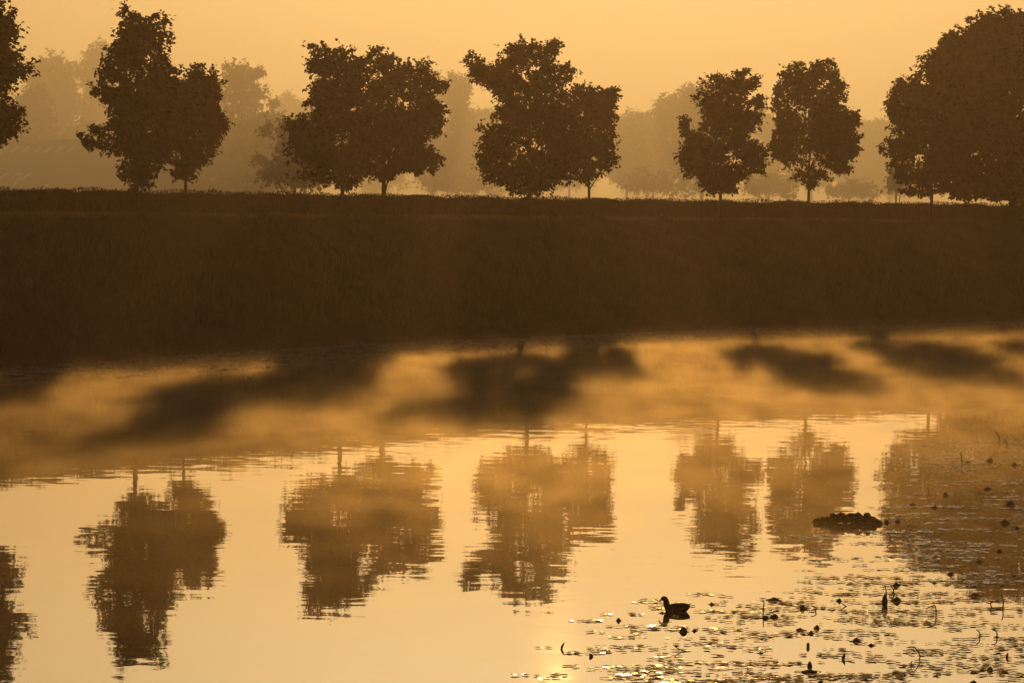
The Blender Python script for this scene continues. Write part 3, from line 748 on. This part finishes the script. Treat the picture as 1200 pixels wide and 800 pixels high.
humps = [(906,703,13,5,'broad low domed leaf above the twin humps'),(897,724,10,5,'left one of the twin humped leaves with a stalk'),(907,723,9,6,'right one of the twin humped leaves'),
 (941,713,11,6,'dark humped leaf left of the hooked stalk'),(983,704,6,5,'diamond-shaped curled leaf right of the hooked stalk'),(957,736,6,6,'curled leaf shaped like an arrowhead below the hooked stalk'),
 (938,738,9,4,'flat curled leaf left of the arrowhead leaf'),(950,742,6,5,'small dark curled leaf below the arrowhead leaf'),(1004,751,11,6,'big dark humped leaf in the middle of the drifts'),(1021,756,7,4,'small dark leaf right of the big humped one'),
 (891,765,6,3,'tiny curled leaf at the left end of a long drift'),(948,787,22,5,'wide dark pad under the tall upright leaf'),(962,800,9,5,'dark hump cut by the bottom edge'),(1050,704,10,7,'tall domed leaf beside the dark stump'),
 (1050,686,7,6,'dark tuft at the top of the tangled stalks'),(1114,673,7,5,'small dark hump at the edge of the big reflection'),(1095,683,5,3,'small round dark leaf left of the big reflection'),(1141,698,10,6,'dark pointed hump on the lower edge of the big reflection'),
 (1160,785,9,6,'bird-shaped curled leaf near the lower right corner'),(1141,800,9,5,'dark hump cut by the bottom edge near the right corner'),(1108,580,5,5,'round dark knob alone on the open brown reflection'),(1184,592,9,8,'largest pointed hump at the right edge'),
 (1178,613,10,6,'broad dark hump below the largest pointed one'),(1069,592,8,4,'low dark hump right of the leafy raft'),(1095,595,6,4,'small dark hump further right of the raft'),(1171,646,7,4,'dark hump on a pale streak at right'),
 (1148,658,8,4,'low dark hump above the lower right drifts'),(1160,540,8,5,'largest dark hump of the farthest drift'),(1134,542,7,3,'flat dark hump left in the farthest drift'),(1189,545,5,4,'dark knob at the right end of the farthest drift'),
 (1157,573,7,4,'ragged dark hump between two drifts at right'),(1192,620,8,5,'dark hump cut close to the right edge'),(725,727,5,5,'round dark knob left of the water bird'),(801,740,9,8,'rough dark lump just below the water bird'),
 (814,739,5,4,'small dark knob right of the rough lump'),(834,708,6,4,'small dark curled leaf right of the water bird'),(1168,746,5,3,'small hump with a broken stalk at right'),(776,718,6,3,'dark scrap by the breast of the water bird'),(1039,612,5,5,'small round plant at the right tip of the raft'),(1052,611,5,4,'second small round plant off the raft tip')]
for a in humps: hump(*a)
upright(1037, 710, 15, 7, 'dark square stump of leaf standing upright near the right'); upright(949, 784, 11, 6, 'tall upright leaf on a wide dark pad')
upright(947, 758, 7, 4, 'small upright leaf in the open gap of the drifts'); upright(988, 772, 8, 4, 'thin upright leaf right of the tall one', .3)
upright(658, 760, 9, 3, 'upright leaf standing in the sun glitter', .4); upright(693, 769, 5, 5, 'star-shaped leaf beside the sun glitter', -.3); upright(1180, 770, 7, 3, 'short upright leaf near the right edge', .2)
for pxs, lab in (([(895,710),(894,722)], 'short stalk rising from the left twin hump'), ([(950,709),(957,711),(955,716)], 'small hooked stalk in the drifts'),
  ([(1037,685),(1039,694),(1038,706)], 'thin stalk above the dark upright stump'), ([(1044,686),(1048,691),(1045,695)], 'tangled crossing stalk, left strand'), ([(1050,687),(1046,692),(1050,696)], 'tangled crossing stalk, right strand'),
  ([(1085,713),(1095,708),(1097,712),(1097,720)], 'stalk bent into a triangle at right'), ([(1163,704),(1160,707),(1164,711)], 'small stalk bent like an arrowhead at right'), ([(1174,699),(1176,705),(1175,713)], 'straight upright stick near the right edge'),
  ([(1144,737),(1149,741),(1147,746)], 'arched stalk looping back into the water'), ([(1072,758),(1079,767),(1076,772)], 'long bent stalk among the lower drifts'), ([(1069,774),(1067,777),(1070,780)], 'tiny curled stalk left of the long bent one'),
  ([(1162,737),(1168,738),(1169,746)], 'stalk with a flag-like tip near the right edge'), ([(1166,505),(1173,515),(1168,518)], 'long V-shaped stalk beyond the farthest drift'), ([(1177,515),(1181,519),(1179,523)], 'short V-shaped stalk beyond the farthest drift'),
  ([(1126,530),(1128,541)], 'short upright stalk in the farthest drift'), ([(791,757),(797,761),(806,763),(824,763)], 'branch lying on the water below the bird'), ([(1086,571),(1089,575),(1087,577)], 'tiny stalk by a pale streak on the brown reflection'),
  ([(1040,624),(1045,629),(1041,632)], 'small V-shaped stalk below the raft tip'), ([(986,706),(990,709),(995,710)], 'curved thread of stalk below the diamond leaf'), ([(894,704),(896,707),(893,709)], 'small looped stalk above the twin humps')):
    stalk(pxs, lab)

# ------------------------------------------------------------------ air: mist on the water, fog on the fields, thin haze everywhere
def mist_material():
    m = bpy.data.materials.new('water_mist'); m.use_nodes = True
    t = m.node_tree; t.nodes.remove(t.nodes['Principled BSDF'])
    v = t.nodes.new('ShaderNodeVolumePrincipled'); v.inputs['Color'].default_value = (1.0, 0.84, 0.54, 1); v.inputs['Anisotropy'].default_value = 0.78
    g = t.nodes.new('ShaderNodeNewGeometry'); sp = t.nodes.new('ShaderNodeSeparateXYZ'); t.links.new(g.outputs['Position'], sp.inputs[0])
    def M_(op, a, b_):
        x = t.nodes.new('ShaderNodeMath'); x.operation = op
        for i, q in enumerate((a, b_)):
            if isinstance(q, (int, float)): x.inputs[i].default_value = q
            else: t.links.new(q, x.inputs[i])
        return x.outputs[0]
    def N_(sx, sy, sz, detail, lo, hi, olo, ohi):
        mp = t.nodes.new('ShaderNodeMapping'); mp.inputs['Scale'].default_value = (sx, sy, sz)
        n = t.nodes.new('ShaderNodeTexNoise'); n.inputs['Scale'].default_value = 1; n.inputs['Detail'].default_value = detail
        t.links.new(g.outputs['Position'], mp.inputs[0]); t.links.new(mp.outputs[0], n.inputs['Vector'])
        r = t.nodes.new('ShaderNodeMapRange'); t.links.new(n.outputs['Fac'], r.inputs[0])
        for i, q in zip((1, 2, 3, 4), (lo, hi, olo, ohi)): r.inputs[i].default_value = q
        return r.outputs[0]
    def R_(a, lo, hi, olo, ohi):
        r = t.nodes.new('ShaderNodeMapRange'); r.interpolation_type = 'SMOOTHSTEP'; t.links.new(a, r.inputs[0])
        for i, q in zip((1, 2, 3, 4), (lo, hi, olo, ohi)): r.inputs[i].default_value = q
        return r.outputs[0]
    X, Y, Z = sp.outputs
    col = M_('POWER', 2.718, M_('MULTIPLY', Z, MIST_FALL))
    big = N_(.09, .06, .3, 2, .35, .65, .65, 1.3)
    wisp = N_(.85, .42, 1.8, 6, .36, .64, .35, 1.6)
    near = R_(Y, 42, 92, .16, 1.0)
    left = M_('MAXIMUM', R_(X, -20, -7, .5, 1.0), R_(Y, 85, 100, 0, 1.0))
    d = M_('MULTIPLY', M_('MULTIPLY', M_('MULTIPLY', col, big), wisp), M_('MULTIPLY', near, left))
    # a thicker drift out in the middle of the water
    bx = M_('POWER', M_('MULTIPLY', M_('SUBTRACT', X, 0.5), 1/5.0), 2); by = M_('POWER', M_('MULTIPLY', M_('SUBTRACT', Y, 66), 1/14.0), 2)
    patch = M_('MULTIPLY', M_('POWER', 2.718, M_('MULTIPLY', M_('ADD', bx, by), -1)), .62)
    d = M_('ADD', d, M_('MULTIPLY', M_('MULTIPLY', patch, col), wisp))
    t.links.new(M_('MULTIPLY', d, MIST_DENSITY), v.inputs['Density'])
    t.links.new(v.outputs[0], t.nodes['Material Output'].inputs['Volume'])
    return m
MIST_DENSITY, MIST_FALL = 0.062, -8.0
v, f = box(-70, 70, 27, 205, -0.3, 1.0)
tag(link_mesh('water_mist', v, f, mist_material()), 'thin steaming mist lying on the water', 'mist', kind='stuff')
base = CR + NR*21
fr = [(float(a), float(b)) for a, b in base[::3]]
fr = [(-420, fr[0][1])] + fr + [(420, fr[-1][1])] + [(520, 405), (-520, 405)]
n_ = len(fr)
fv = [(a, b, 0.5) for a, b in fr] + [(a, b, 36.0) for a, b in fr]
ff_ = [tuple(reversed(range(n_))), tuple(range(n_, 2*n_))] + [(i, (i+1) % n_, n_+(i+1) % n_, n_+i) for i in range(n_)]
tag(link_mesh('field_fog', fv, ff_, volume_material('field_fog', (0.93, 1.0, 1.0), 0.0048, 0.52)),
    'golden ground fog over the fields behind the dyke', 'fog', kind='stuff')
v, f = box(-600, 600, -80, 900, -3, 60)
tag(link_mesh('haze', v, f, volume_material('haze', (1.0, 0.86, 0.74), 0.00020, 0.73)), 'thin golden haze filling the air', 'haze', kind='stuff')
